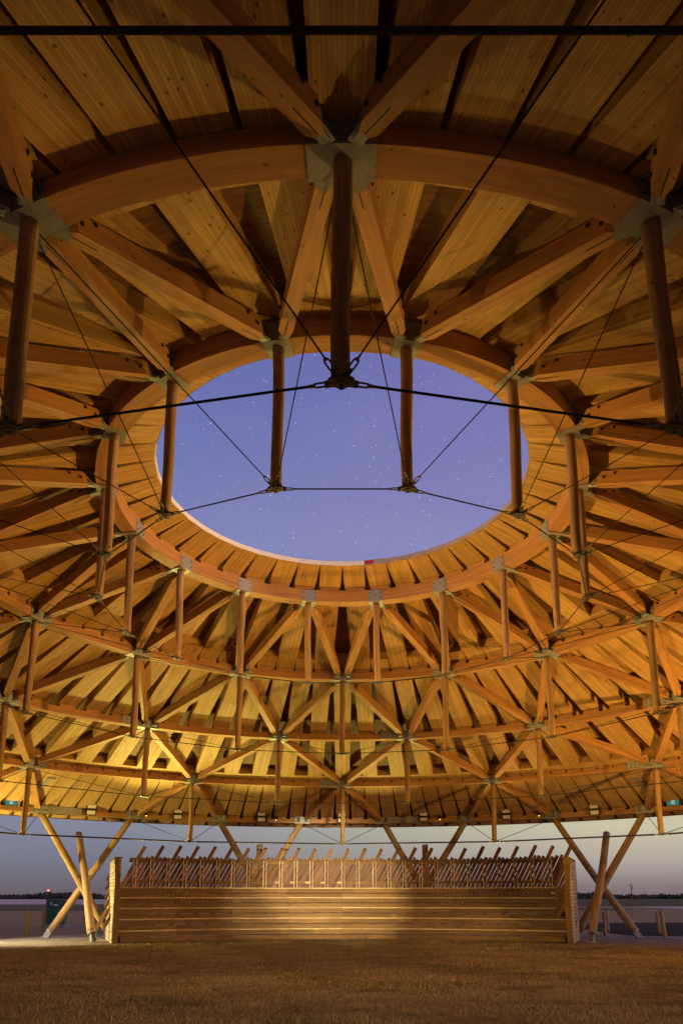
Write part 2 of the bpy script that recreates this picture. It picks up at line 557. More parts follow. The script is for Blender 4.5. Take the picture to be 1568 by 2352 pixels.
# plywood deck closing the roof above the panels
mb = MB()
K = 84
rs = [R_OPEN, 4.79, 4.80, 6, RR[1], 10.6, RR[2], 14.3, RR[3], 18, RR[4], R_EDGE]
tz = lambda r: zp(r) + (PT if r > 4.795 else .10) / math.cos(math.atan(SL)) + .004
for i in range(K):
    a0, a1 = 360 * (i) / K, 360 * (i + 1) / K
    for r0, r1 in zip(rs, rs[1:]):
        for dz, rev in ((0, False), (.02, True)):
            q = [P(r0, a0, tz(r0) + dz), P(r0, a1, tz(r0) + dz), P(r1, a1, tz(r1) + dz), P(r1, a0, tz(r1) + dz)]
            uq = [(r0 + dz * 9, R_(a0) * 11), (r0 + dz * 9, R_(a1) * 11), (r1 + dz * 9, R_(a1) * 11), (r1 + dz * 9, R_(a0) * 11)]
            if rev:
                q.reverse(); uq.reverse()
            mb.face(q, uq)
obj('plywood_deck', mb.mesh('plywood_deck', M['ply']), arb)

# fascia boards round the opening
def fascia(m_, hh=.15, top=True):
    mb = MB()
    a = STEP / 2
    rm = R_OPEN * math.cos(R_(a)) - .0
    ra, ta = rad_ax(0), tan_ax(0)
    c = ra * (R_OPEN - .014) + UPV * (zp(R_OPEN) + .068)
    mb.box(c, (ta, ra, UPV), (.303, .012, .060))
    return mb.mesh('fascia_board', m_)
fm = {k: fascia(M[k]) for k in ('fascia', 'fasciaworn')}
mb = MB()
c = rad_ax(0) * (R_OPEN - .014) + UPV * (zp(R_OPEN) + .068)
mb.box(c + Vector((-.16, -.002, 0)), (tan_ax(0), rad_ax(0), UPV), (.12, .012, .05), 1)
mb.box(c, (tan_ax(0), rad_ax(0), UPV), (.303, .010, .075), 0)
fm['red'] = mb.mesh('fascia_board', [M['fasciaworn'], M['fasciared']])
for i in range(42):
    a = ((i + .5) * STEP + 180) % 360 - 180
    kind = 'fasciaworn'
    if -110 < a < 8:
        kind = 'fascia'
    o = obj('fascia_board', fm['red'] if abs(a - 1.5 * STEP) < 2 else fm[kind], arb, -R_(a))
    if abs(a - 1.5 * STEP) < 2:
        o['label'] = 'fascia board painted red'
# outer rim board
mb = MB()
for i in range(84):
    a0, a1 = 360 * (i + .25) / 84, 360 * (i + 1.25) / 84
    for (r, z0, z1) in ((R_EDGE + .005, zp(R_EDGE) - .03, tz(R_EDGE) + .06), (R_EDGE + .045, zp(R_EDGE) - .03, tz(R_EDGE) + .06)):
        q = [P(r, a0, z0), P(r, a1, z0), P(r, a1, z1), P(r, a0, z1)]
        mb.face(q if r < R_EDGE + .02 else list(reversed(q)), [(z0, a0), (z0, a1), (z1, a1), (z1, a0)])
    q = [P(R_EDGE + .005, a0, zp(R_EDGE) - .03), P(R_EDGE + .045, a0, zp(R_EDGE) - .03), P(R_EDGE + .045, a1, zp(R_EDGE) - .03), P(R_EDGE + .005, a1, zp(R_EDGE) - .03)]
    mb.face(q, [(0, 0)] * 4)
obj('eave_board', mb.mesh('eave_board', M['ply']), arb)

# ring beams: sixteen curved segments per ring
NODE0 = [11.25, 0, 11.25, 0, 5.55]            # azimuth of the first node in each ring
def nodes(k):
    if k < 4:
        return [NODE0[k] + 22.5 * i for i in range(16)]
    return [s * 5.55 + 22.5 * i for i in range(16) for s in (1, -1)]
def beam_mesh(k, a0, a1):
    mb = MB()
    r = RR[k]
    z0 = zb(r)
    BH = bh(r)
    z1 = z0 + BH
    n = max(4, int(abs(a1 - a0) / 1.5))
    o = random.uniform(0, 20)
    for i in range(n):
        b0, b1 = a0 + (a1 - a0) * i / n, a0 + (a1 - a0) * (i + 1) / n
        L0, L1 = R_(b0) * r + o, R_(b1) * r + o
        ri, ro = r - BW / 2, r + BW / 2
        def q(pts, uvs):
            mb.face(pts, uvs, 0, False)
        q([P(ri, b0, z0), P(ri, b1, z0), P(ri, b1, z1), P(ri, b0, z1)][::-1], [(0, L0), (0, L1), (BH, L1), (BH, L0)][::-1])
        q([P(ro, b0, z0), P(ro, b1, z0), P(ro, b1, z1), P(ro, b0, z1)], [(1, L0), (1, L1), (1 + BH, L1), (1 + BH, L0)])
        q([P(ri, b0, z0), P(ri, b1, z0), P(ro, b1, z0), P(ro, b0, z0)], [(2.012, L0), (2.012, L1), (2.012 + BW, L1), (2.012 + BW, L0)])
        q([P(ri, b0, z1), P(ri, b1, z1), P(ro, b1, z1), P(ro, b0, z1)][::-1], [(3, L0), (3, L1), (3 + BW, L1), (3 + BW, L0)][::-1])
    for b, s in ((a0, 1), (a1, -1)):
        q = [P(r - BW / 2, b, z0), P(r + BW / 2, b, z0), P(r + BW / 2, b, z1), P(r - BW / 2, b, z1)]
        mb.face(q if s > 0 else q[::-1], [(5, 5), (5 + BW, 5), (5 + BW, 5 + BH), (5, 5 + BH)])
    return weld(mb.mesh('ring_beam', M['glulam']))
def bolts(mb, c, ta, nn, xs, zs, r=.017, mi=1):
    for x in xs:
        for z in zs:
            p = c + ta * x + UPV * z
            mb.tube(p, p + nn * .02, r, seg=6, mi=mi)
PLW = [.2, .34, .36, .36, .34]
def plate_mesh(k, splice=0):
    """node shoe at azimuth 0 for ring k: plates on both faces and underneath; splice = extra arm in metres (+ toward +azimuth)"""
    mb = MB()
    r = RR[k]
    z0 = zb(r)
    w_ = PLW[k]
    ra, ta = rad_ax(0), tan_ax(0)
    ph = .155 if k else .165
    for s in (-1, 1):
        c = ra * (r + s * (BW / 2 + .008)) + UPV * (z0 + ph - .01)
        # follow the curve: three short chords
        if w_ <= .21:
            mb.box(c, (ta, ra, UPV), (w_, .009, ph))
            bolts(mb, c, ta, ra * s, (-.15, .15), (-.08, .08))
        else:
            for q in (-1, 1):
                th = math.degrees(q * w_ / 2 / r)
                cc = P(r + s * (BW / 2 + .009), th, z0 + ph - .01)
                mb.box(cc, (tan_ax(th), rad_ax(th), UPV), (w_ / 2, .010, ph))
                bolts(mb, cc, tan_ax(th), rad_ax(th) * s, (-.04 * q, .12 * q), (-.08, .08), .016)
        if splice:
            n = 4
            for i in range(n):
                x = math.copysign(w_ + abs(splice) * (i + .5) / n, splice)
                th = math.degrees(x / r)
                cc = P(r + s * (BW / 2 + .007), th, z0 + ph - .01)
                mb.box(cc, (tan_ax(th), rad_ax(th), UPV), (abs(splice) / n / 2 + .003, .008, ph * .96))
                if abs(splice) < 1 or i in (0, 3):
                    bolts(mb, cc, tan_ax(th), rad_ax(th) * s, (-.05, .06), (-.08, .02, .1), .015)
    # bottom plate, following the ring
    for q in (-1, 0, 1):
        th = math.degrees(q * w_ * .66 / r)
        mb.box(P(r, th, z0 - .012 - abs(q) * .003), (tan_ax(th), rad_ax(th), UPV), (w_ * .34, BW / 2 + .02, .010))
    # angled lugs toward the braces
    for s, sgn in ((1, 1), (1, -1), (-1, 1), (-1, -1)):
        if (k == 0 and s < 0) or (k == 4 and s > 0):
            continue
        d = (ra * s + ta * sgn * .75).normalized()
        sd = Vector((-d.y, d.x, 0))
        c = ra * (r + s * (BW / 2 + .03)) + ta * sgn * .13 + d * .07 + UPV * (z0 + .13 + SL * s * .1)
        mb.box(c, (sd, d, UPV), (.012, .10, .11))
        mb.box(c - UPV * .115, (sd, d, UPV), (.075, .09, .008))
    return mb.mesh('node_plate', [M['steel'], M['dark']])
plates = {k: plate_mesh(k) for k in range(5)}
SPL = {(2, 11.25): -.62, (2, 56.25): -.62, (2, 101.25): -.62, (2, -33.75): -.62, (2, -78.75): -.62,
       (3, 0): -.62, (3, 45): -.62, (3, -45): .2, (3, 90): -.62, (3, -90): -.62,
       (4, 5.55): 1.35, (4, -39.45): 1.35, (4, 50.55): 1.35}
ringobj = {}
for k in range(5):
    ns = sorted([(a + 180) % 360 - 180 for a in nodes(k)])
    for i, a0 in enumerate(ns):
        a1 = ns[(i + 1) % len(ns)]
        if a1 < a0:
            a1 += 360
        # one beam mesh per segment length, turned into place
        key = (k, round(a1 - a0, 2), i % 3)
        if key not in ringobj:
            ringobj[key] = beam_mesh(k, .02, a1 - a0 - .02)
        if not seen([P(RR[k], a0 + (a1 - a0) * t, zb(RR[k])) for t in (0, .25, .5, .75, 1)], 900):
            continue
        b = obj('ring_beam', ringobj[key], arb, -R_(a0))
        spl = 0
        for (kk, aa), vv in SPL.items():
            if kk == k and abs(aa - a0) < .2:
                spl = vv
        if spl:
            pk = (k, spl)
            if pk not in plates:
                plates[pk] = plate_mesh(k, spl)
            obj('node_plate', plates[pk], b)
        else:
            obj('node_plate', plates[k], b)

# braces zigzagging between the rings
def brace_mesh(k, aI, aO):
    """from ring k node at azimuth aI to ring k+1 node at azimuth aO"""
    A = P(RR[k] + BW / 2, aI, zb(RR[k] + BW / 2) + .03)
    B = P(RR[k + 1] - BW / 2, aO, zb(RR[k + 1] - BW / 2) + .02)
    s_ = 1 if aO > aI else -1
    A = A + tan_ax(aI) * s_ * .12
    B = B - tan_ax(aO) * s_ * .12
    d = (B - A).normalized()
    A2, B2 = A + d * .17, B - d * .17
    side = d.cross(UPV).normalized()
    n = side.cross(d)
    if n.z < 0:
        n = -n
    hw, ch, dp = .105, .10, .26
    ch2 = .05
    poly = [A2 + side * (hw - ch2), A2 + d * ch + side * hw, B2 - d * ch + side * hw, B2 + side * (hw - ch2),
            B2 - side * (hw - ch2), B2 - d * ch - side * hw, A2 + d * ch - side * hw, A2 - side * (hw - ch2)]
    mb = MB()
    mb.prism(poly, n, dp, 0, side, d)
    for E_, q in ((A2, 1), (B2, -1)):
        mb.box(E_ + d * q * .22 - n * .0015, (side, d, n), (.006, .20, .0025), 1)
        nb = 2 if k < 3 else 4
        for j in range(nb):
            for sg in (-1, 1):
                p = E_ + d * q * (.16 + .2 * j * (1 if k < 2 else .7)) + n * (.16 + (.05 if j % 2 else -.03)) + side * sg * hw
                mb.tube(p, p + side * sg * .022, .026, seg=6, mi=1)
    me = mb.mesh('brace', [M['glulam'], M['dark']])
    ends = []
    for E_, q in ((A2, 1), (B2, -1)):
        mb2 = MB()
        mb2.box(E_ - d * q * .06 + n * .14, (side, d, n), (.01, .10, .12))
        mb2.box(E_ - d * q * .012 + n * .14, (side, d, n), (.055, .010, .13))
        mb2.box(E_ - d * q * .05 + n * .012, (side, d, n), (.05, .07, .008))
        ends.append(mb2.mesh('bracket', M['steel']))
    return me, ends
for k in range(4):
    for sgn in (1, -1):
        if k < 3:
            meB, meK = brace_mesh(k, 0, sgn * 11.25)
            offs = [a for a in nodes(k)]
        else:
            meB, meK = brace_mesh(k, 0, sgn * 5.55)
            offs = nodes(3)
        for a in offs:
            d_o = 11.25 if k < 3 else 5.55
            if not seen([P(RR[k], a, zb(RR[k])), P(RR[k + 1], a + sgn * d_o, zb(RR[k + 1]))], 250):
                continue
            b = obj('brace', meB, arb, -R_(a))
            bevel(b, .008)
            for mk in meK:
                obj('bracket', mk, b)

# hanging log struts with cable clamps, hoop cables and diagonal cables
ZB = [7.60, 6.33, 5.15, 3.92]
def clamp_mesh(k):
    mb = MB()
    r = RR[k]
    c = P(r, 0, ZB[k])
    # scalloped cast plate
    pts = []
    for i in range(28):
        t = 2 * PI * i / 28
        rr = .058 + .034 * abs(math.cos(t)) ** 3 + .022 * max(0, math.sin(t + .75)) ** 6 + .022 * max(0, math.sin(t - .75)) ** 6 + .012 * math.cos(4 * t)
        pts.append(c + Vector((math.cos(t) * rr * 1.2, math.sin(t) * rr * 1.15, -.02)))
    mb.prism(pts, UPV, .04, 0, Vector((1, 0, 0)), Vector((0, 1, 0)))
    mb.tube(c - UPV * .035, c + UPV * .07, .055, .062, seg=12)
    mb.tube(c - UPV * .05, c - UPV * .03, .014, seg=8, mi=1)
    stp = 22.5
    for s in (-1, 1):
        t = (P(r, s * stp, ZB[k]) - c).normalized()
        sd = t.cross(UPV).normalized()
        for z in (-.016, .016):
            mb.box(c + t * .105 + UPV * z, (sd, t, UPV), (.024, .05, .006))
        mb.tube(c + t * .135 - UPV * .032, c + t * .135 + UPV * .034, .011, seg=8, mi=1)
        o2 = 11.25 if k < 3 else 5.55
        d = (P(RR[k + 1], s * o2, zb(RR[k + 1])) - c).normalized()
        sd = d.cross(UPV).normalized()
        n2 = sd.cross(d)
        for z in (-.014, .014):
            mb.box(c + d * .10 + sd * z, (sd, d, n2), (.005, .05, .022))
        mb.tube(c + d * .13 - sd * .03, c + d * .13 + sd * .03, .010, seg=8, mi=1)
    return mb.mesh('cable_clamp', [M['cast'], M['dark']])
RH = [.011, .013, .0145, .030]
RDG = [.008, .0085, .009, .012]
def cable(name, A, B, r, wid, nm):
    """returns cable mesh and two fork meshes; nm = plane normal of forks"""
    d = (B - A).normalized()
    mb = MB()
    a, b = A + d * .125, B - d * (.125 if wid else 0)
    a2, b2 = a + d * .12, b - d * (.12 if wid else .0)
    mb.tube(a2, b2, r, seg=8)
    cm = mb.mesh(name, M['cable'])
    fs = []
    lk = .14 if r < .025 else .2
    for E_, q in ((a, 1),) + (((b, -1),) if wid else ()):
        m2 = MB()
        m2.ring_link(E_ + d * q * lk * .5, d, nm, lk, lk * .38, .0095 if r < .025 else .015)
        m2.tube(E_ + d * q * (lk - .02), E_ + d * q * (lk + .06), r * 1.5, r * 1.05, seg=8)
        fs.append(m2.mesh('fork', M['cast']))
    return cm, fs
for k in range(4):
    r = RR[k]
    rp = [.092, .10, .10, .10][k]
    pm = []
    for q in range(3):
        mb = MB()
        mb.tube(P(r, 0, ZB[k] + .03), P(r, 0, zb(r) - .02), rp * .93, rp, 14, 14, wob=.011)
        pm.append(weld(mb.mesh('strut', M['log'])))
    cmesh = clamp_mesh(k)
    hA, hB = P(r, 0, ZB[k]), P(r, 22.5, ZB[k])
    hoop, hf = cable('hoop_cable', hA, hB, RH[k], True, UPV)
    dg = {}
    for s in (1, -1):
        o2 = 11.25 if k < 3 else 5.55
        tgt = P(RR[k + 1], s * o2, zb(RR[k + 1]) - .03)
        dd = (tgt - hA).normalized()
        dg[s] = cable('diagonal_cable', hA, tgt, RDG[k], False, dd.cross(UPV).cross(dd))
    for i, a in enumerate(nodes(k)):
        if seen([P(r, a, ZB[k]), P(r, a, zb(r))], 500):
            s_ = obj('strut', pm[i % 3], arb, -R_(a))
            obj('cable_clamp', cmesh, s_)
        if seen([P(r, a, ZB[k]), P(r, a + 22.5, ZB[k])], 200):
            hc = obj('hoop_cable', hoop, arb, -R_(a))
            for f_ in hf:
                obj('fork', f_, hc)
        for s in (1, -1):
            o2 = 11.25 if k < 3 else 5.55
            if seen([P(r, a, ZB[k]), P(RR[k + 1], a + s * o2, zb(RR[k + 1]))], 200):
                dc = obj('diagonal_cable', dg[s][0], arb, -R_(a))
                for f_ in dg[s][1]:
                    obj('fork', f_, dc)

# crossed log columns round the rim: thing > column > log, shoe
def column(c_az, m):
    """m = +1 / -1 mirrors the leaning order"""
    tA = P(RR[4], c_az - m * 5.55, zb(RR[4]))
    tB = P(RR[4], c_az + m * 5.55, zb(RR[4]))
    fA = P(21.35, c_az + m * 2.15, .28)
    fB = P(19.95, c_az - m * 3.6, .28)
    fC = P(17.25, c_az + m * .4, .30)
    x = P(19.25, c_az + m * .2, 2.55)
    dC = (x - fC).normalized()
    tC = fC + dC * ((4.45 - .3) / dC.z)
    if abs(c_az) < 20:                        # behind the benches the third log stands nearly upright outside the screen
        fC, tC = P(20.9, c_az, .30), P(20.3, c_az - m * .1, 4.12)
    base = obj('crossed_log_column', None, arb)
    for a_, b_, r0, r1 in ((fA, tA, .165, .13), (fB, tB, .165, .13), (fC, tC, .17, .145)):
        d = (b_ - a_).normalized()
        mb = MB()
        mb.tube(a_ + d * .05, b_, r0, r1, 18, 16, wob=.018)
        if b_ is tC:
            mb.tube(b_ - d * .001, b_ + d * .03, r1 * .97, r1 * .8, 18, 1)
        lg = obj('log', weld(mb.mesh('log', M['log'])), base)
        mb = MB()
        # galvanised shoe: fin plates and cap
        sd = d.cross(UPV).normalized()
        n2 = sd.cross(d)
        g = a_ - d * (a_.z / d.z) + d * .02
        mb.tube(a_ - d * .0, a_ + d * .06, r0 * 1.06, seg=18)
        for q in (-1, 1):
            mb.box((g + a_) / 2 + sd * q * .08, (sd, d, n2), (.008, (a_ - g).length / 2, .12))
        mb.box((g + a_) / 2, (sd, d, n2), (.08, (a_ - g).length / 2 - .01, .008))
        mb.box(g + UPV * .008, (Vector((1, 0, 0)), Vector((0, 1, 0)), UPV), (.2, .2, .012))
        obj('shoe', mb.mesh('shoe', M['steel']), base)
    mb = MB()
    for q in (-1, 1):
        p = x + tan_ax(c_az) * q * .1
        mb.tube(p - tan_ax(c_az) * q * .1, p + tan_ax(c_az) * q * .22 + UPV * .02, .018, seg=8)
    obj('tie_rod', mb.mesh('tie_rod', M['dark']), base)
for c_az in (11.25, 33.75, 56.25, -11.25, -33.75, -56.25):
    column(c_az, 1 if c_az > 0 else -1)

# pale steel trim strip fixed under the roof at each side (seen left and right of the outer bay)
for s in (-1, 1):
    mb = MB()
    a = s * 41.2
    sl = Vector((rad_ax(a).x, rad_ax(a).y, SL)).normalized()
    ta = tan_ax(a)
    nn = ta.cross(sl)
    nn = nn if nn.z > 0 else -nn
    c = P(18.1, a, zp(18.1)) - nn * .03
    mb.box(c, (ta, sl, nn), (.06, .85, .012))
    mb.box(c - sl * .86 + ta * s * -.1, (ta, sl, nn), (.16, .05, .011))
    obj('trim_strip', mb.mesh('trim_strip', M['steel']), arb)

# ------------------------------------------------------------ things fixed to the rim beam
def px_az(x, r, z):
    """azimuth on the far side at which a point of radius r, height z shows at photo column x"""
    lo, hi = -60, 60
    for _ in range(50):
        m_ = (lo + hi) / 2
        if project(P(r, m_, z))[0] < x:
            lo = m_
        else:
            hi = m_
    return (lo + hi) / 2
def make_flood(az, label, first=None):
    t = thing('floodlight', label, 'floodlight', tuple(P(RR[4] - BW / 2 - .02, az, zb(RR[4]) + .28)), -R_(az), 'twin floodlights along the rim beam')
    # local frame: -y faces the arena
    mb = MB()
    tl = R_(14)
    f = Vector((0, -math.cos(tl), -math.sin(tl)))
    u_ = Vector((0, -math.sin(tl) * -1, 0)) + Vector((0, 0, math.cos(tl)))
    u_ = Vector((0, -math.sin(tl), math.cos(tl)))
    x_ = Vector((1, 0, 0))
    c = Vector((0, -.17, -.02))
    for q in (-1, 1):
        cc = c + u_ * q * .135
        mb.box(cc, (x_, f, u_), (.215, .045, .125))
        for e in range(5):
            mb.box(cc - f * .06 + x_ * (-.16 + .08 * e), (x_, f, u_), (.006, .03, .10))
    mb.box(Vector((0, -.09, 0)), (x_, Vector((0, 1, 0)), UPV), (.05, .09, .05))
    mb.box(Vector((0, -.008, 0)), (x_, Vector((0, 1, 0)), UPV), (.11, .008, .12))
    o = obj('housing', mb.mesh('housing', M['housing']), t)
    bevel(o, .006)
    for q in (-1, 1):
        mb = MB()
        mb.box(c + u_ * q * .135 + f * .047, (x_, f, u_), (.17, .006, .085))
        obj('lens', mb.mesh('lens', M['lens']), t)
    return t
FL = [(209, 'twin floodlight on the rim beam above the left crossed logs, leftmost of the row'),
      (408, 'twin floodlight on the rim beam above the left end of the benches'),
      (600, 'twin floodlight on the rim beam, next one left of the middle'),
      (785, 'twin floodlight on the rim beam half hidden behind the middle hanging log'),
      (973, 'twin floodlight on the rim beam, next one right of the middle'),
      (1163, 'twin floodlight on the rim beam above the right end of the benches'),
      (1365, 'twin floodlight on the rim beam above the right crossed logs, rightmost of the row')]
for x, lab in FL:
    make_flood(px_az(x, RR[4] - .3, 5.45), lab)
CA = [(336, 'small black camera with a yellow light, leftmost on the rim beam'), (634, 'small black camera with a yellow light left of the middle floodlight'),
      (1010, 'small black camera with a yellow light right of the middle floodlight'), (1237, 'small black camera with a yellow light, rightmost on the rim beam')]
for x, lab in CA:
    az = px_az(x, RR[4] - .3, 5.3)
    t = thing('security_camera', lab, 'camera', tuple(P(RR[4] - BW / 2 - .02, az, zb(RR[4]) + .22)), -R_(az), 'small cameras on the rim beam')
    mb = MB()
    mb.box((0, -.012, .03), (Vector((1, 0, 0)), Vector((0, 1, 0)), UPV), (.05, .012, .07))
    mb.tube((0, -.03, .05), (0, -.17, .0), .06, .065, 14)
    mb.tube((0, -.1, .03), (0, -.1, -.09), .045, .05, 14)
    obj('housing', mb.mesh('housing', M['housing']), t)
    mb = MB()
    mb.tube((0, -.1, -.089), (0, -.105, -.12), .024, .018, 10)
    obj('light', mb.mesh('light', M['glow']), t)
def sign(x, y, lab):
    az = px_az(x, RR[4] - .3, 5.4)
    t = thing('exit_sign', lab, 'sign', tuple(P(RR[4] - .32, az, zb(RR[4]) + .30)), -R_(az), 'teal exit signs on the rim beam')
    X, Y_ = Vector((1, 0, 0)), Vector((0, 1, 0))
    mb = MB()
    mb.box((0, 0, 0), (X, Y_, UPV), (.26, .03, .13))
    mb.box((0, .06, .19), (X, Y_, UPV), (.06, .08, .05))
    bevel(obj('case', mb.mesh('case', M['housing']), t), .006)
    mb = MB()
    mb.box((0, -.033, 0), (X, Y_, UPV), (.235, .004, .11))
    obj('face', mb.mesh('face', M['teal']), t)
    mb = MB()                                   # running figure in a doorway
    y = -.040
    for (a, b, c_, d_) in ((-.06, -.085, -.045, .085), (.05, -.085, .065, .085), (-.045, .070, .05, .085)):
        mb.box(((a + c_) / 2, y, (b + d_) / 2), (X, Y_, UPV), ((c_ - a) / 2, .002, (d_ - b) / 2))
    for p, q, w2 in (((.005, .035), (-.012, -.01), .012), ((-.012, -.01), (.02, -.035), .008), ((.02, -.035), (.012, -.075), .007),
                     ((-.012, -.01), (-.03, -.04), .008), ((-.03, -.04), (-.042, -.045), .006), ((.005, .03), (.035, .01), .006), ((.0, .03), (-.028, .012), .006)):
        p, q = Vector((p[0], y, p[1])), Vector((q[0], y, q[1]))
        d = (q - p).normalized()
        mb.box((p + q) / 2, (d.cross(Y_), Y_, d), (w2, .0022, (q - p).length / 2 + .004))
    mb.tube((.012, y - .002, .052), (.012, y + .002, .052), .013, seg=12)
    obj('pictogram', mb.mesh('pictogram', M['white']), t)
sign(25, 1853, 'teal exit sign with white running figure on the left end of the rim beam')
sign(1546, 1857, 'teal exit sign with white running figure on the right end of the rim beam')

# ------------------------------------------------------------ bleachers with slatted screen
ble = thing('bench_stand', 'curved stepped timber bench stand with white boarded ends and a slanted slat screen behind', 'bleachers', (0, 15.5, 0))
def bpart(name, me):
    o = obj(name, me, ble)
    o.location = (0, -15.5, 0)
    return o
xw = lambda y: 8.44 + .397 * (y - 13.55)
def az_end(r):
    lo, hi = 10, 50
    for _ in range(40):
        m_ = (lo + hi) / 2
        p = P(r, m_, 0)
        if p.x < xw(p.y):
            lo = m_
        else:
            hi = m_
    return lo
NS = 8
RISE, DEP, RF = .42, .58, 16.4
for k in range(5):
    r = RF + DEP * k
    ae = az_end(r) - .05
    for i in range(NS):
        a0, a1 = -ae + 2 * ae * i / NS, -ae + 2 * ae * (i + 1) / NS
        am = (a0 + a1) / 2
        rc = r / math.cos(R_(a1 - a0) / 2) * math.cos(R_(a1 - a0) / 2)
        hl = r * math.tan(R_(a1 - a0) / 2) - .004
        for j in range(2):
            mb = MB()
            mb.box(rad_ax(am) * (r + .02 + .003 * random.random()) + UPV * (.42 * k + .095 + .195 * j + (.012 if j else 0)), (tan_ax(am), rad_ax(am), UPV), (hl, .019, .089))
            bevel(bpart('riser_board', mb.mesh('riser_board', M['bench'])), .003)
        mb = MB()
        nb = 4
        for j in range(nb):
            rr = r - .055 + .0725 + j * .152
            hh = rr * math.tan(R_(a1 - a0) / 2) - .003
            mb.box(rad_ax(am) * rr + UPV * (.42 * (k + 1)), (tan_ax(am), rad_ax(am), UPV), (hh, .0705, .024))
        bevel(bpart('seat_board', mb.mesh('seat_board', M['seat'])), .003)
# half steps at both ends
for s in (-1, 1):
    for k in range(4):
        r = RF + DEP * k - (.33 if k == 0 else .33)
        ae = az_end(max(r, 16.2)) - .15
        wdg = math.degrees(1.15 / r)
        if k == 0:
            am = s * (ae - wdg / 2)
        else:
            am = s * (ae - wdg / 2)
        mb = MB()
        z = .42 * k
        mb.box(rad_ax(am) * (r + .02) + UPV * (z + .115), (tan_ax(am), rad_ax(am), UPV), (.57, .019, .085))
        mb.box(rad_ax(am) * (r + .15) + UPV * (z + .22), (tan_ax(am), rad_ax(am), UPV), (.575, .17, .019))
        bpart('half_step', mb.mesh('half_step', M['bench']))
# end walls
for s in (-1, 1):
    A = Vector((s * 8.48, 13.55, 0))
    B = Vector((s * 9.65, 16.5, 0))
    d = (B - A).normalized()
    n = Vector((d.y, -d.x, 0)) * s
    if n.x * s < 0:
        n = -n
    H = 3.18
    c = (A + B) / 2 + UPV * H / 2 + n * .12
    mb = MB()
    o0 = (random.uniform(0, 9), 0)
    # horizontal boards: long axis along the wall
    nb = 24
    for i in range(nb):
        z = H * (i + .5) / nb
        mb.box(Vector((c.x, c.y, z)) + n * random.uniform(-.002, .002), (n, d, UPV), (.10, (B - A).length / 2 - .02, H / nb / 2 - .008))
    wl = bpart('end_wall', mb.mesh('end_wall', M['siding']))
    bevel(wl, .004)
    mb = MB()
    hs = [(0, 1.95, .165), (1.957, 2.3, .150), (2.307, 2.64, .150), (2.647, 2.93, .150), (2.937, 3.22, .150)]
    for i, (z0, z1, hw) in enumerate(hs):
        off = 0 if i == 0 else .02 + .03 * (i - 1)
        cc = A + n * (.09 + off * .9) - d * (.03 - off * .3) + UPV * (z0 + z1) / 2
        mb.box(cc, (n, d, UPV), (hw * .62, .03, (z1 - z0) / 2))
    mb.box((A + B) / 2 + n * .12 + UPV * (H + .025), (n, d, UPV), (.13, (B - A).length / 2 + .02, .022))
    obj('trim_board', mb.mesh('trim_board', M['bench']), wl)
    mb = MB()
    mb.box(B + n * .24 - d * .03 + UPV * H / 2, (n, d, UPV), (.01, .03, H / 2))
    obj('corner_strip', mb.mesh('corner_strip', M['steel']), wl)
    mb = MB()
    mb.box(A + d * 1.9 + n * .232 + UPV * .72, (n, d, UPV), (.015, .09, .08))
    bevel(obj('outlet_box', mb.mesh('outlet_box', M['steel']), wl), .006)
# stud pairs, rails
RS = 19.05
ZT = 3.33
aeS = 27.8
npost = 26
for i in range(npost + 1):
    a = -aeS + 2 * aeS * i / npost + random.uniform(-.12, .12)
    mb = MB()
    for q in (-1, 1):
        mb.box(P(RS, a + math.degrees(q * .062 / RS), (2.12 + ZT) / 2), (tan_ax(a), rad_ax(a), UPV), (.019, .05, (ZT - 2.12) / 2))
    if i in (9, 10, 11, 12, 13):
        mb.box(P(RS + .01, a - .5, 2.36), (tan_ax(a), rad_ax(a), UPV), (.1, .045, .045))
    bevel(bpart('stud_pair', mb.mesh('stud_pair', M['seat'])), .003)
for r, z, hh, hr in ((RS, ZT + .02, .02, .075), (RS + .09, ZT - .08, .07, .02), (RS + .09, 2.36, .06, .02)):
    for i in range(NS):
        a0, a1 = -28.6 + 57.2 * i / NS, -28.6 + 57.2 * (i + 1) / NS
        am = (a0 + a1) / 2
        mb = MB()
        mb.box(rad_ax(am) * r + UPV * z, (tan_ax(am), rad_ax(am), UPV), (r * math.tan(R_(a1 - a0) / 2) - .003, hr, hh))
        bpart('rail', mb.mesh('rail', M['bench']))
# slanted slats
RSL = 19.22
LEAN = R_(28)
sp = .192
nsl = int(2 * R_(28.9) * RSL / sp)
for i in range(nsl + 1):
    a = -28.9 + math.degrees(i * sp / RSL)
    longy = i % 4 == 0
    zt = 3.92 + random.uniform(-.04, .04) if longy else 3.44 + random.uniform(-.05, .07)
    if longy:
        zt += .0
    wd = (.078, .064, .076, .066)[i % 4]
    hm = 2.45
    d = (UPV * math.cos(LEAN) + tan_ax(a) * math.sin(LEAN))
    c = P(RSL + (.022 if i % 2 else 0) + (.02 if longy else 0), a, hm)
    t0, t1 = -(hm - .12) / math.cos(LEAN) if longy else -(hm - 1.2) / math.cos(LEAN), (zt - hm) / math.cos(LEAN)
    mb = MB()
    x_ = d.cross(rad_ax(a)).normalized()
    mb.box(c + d * (t0 + t1) / 2, (x_, rad_ax(a), d), (wd, .018 if not longy else .0195, (t1 - t0) / 2))
    bpart('long_slat' if longy else 'slat', mb.mesh('slat', M['slat']))
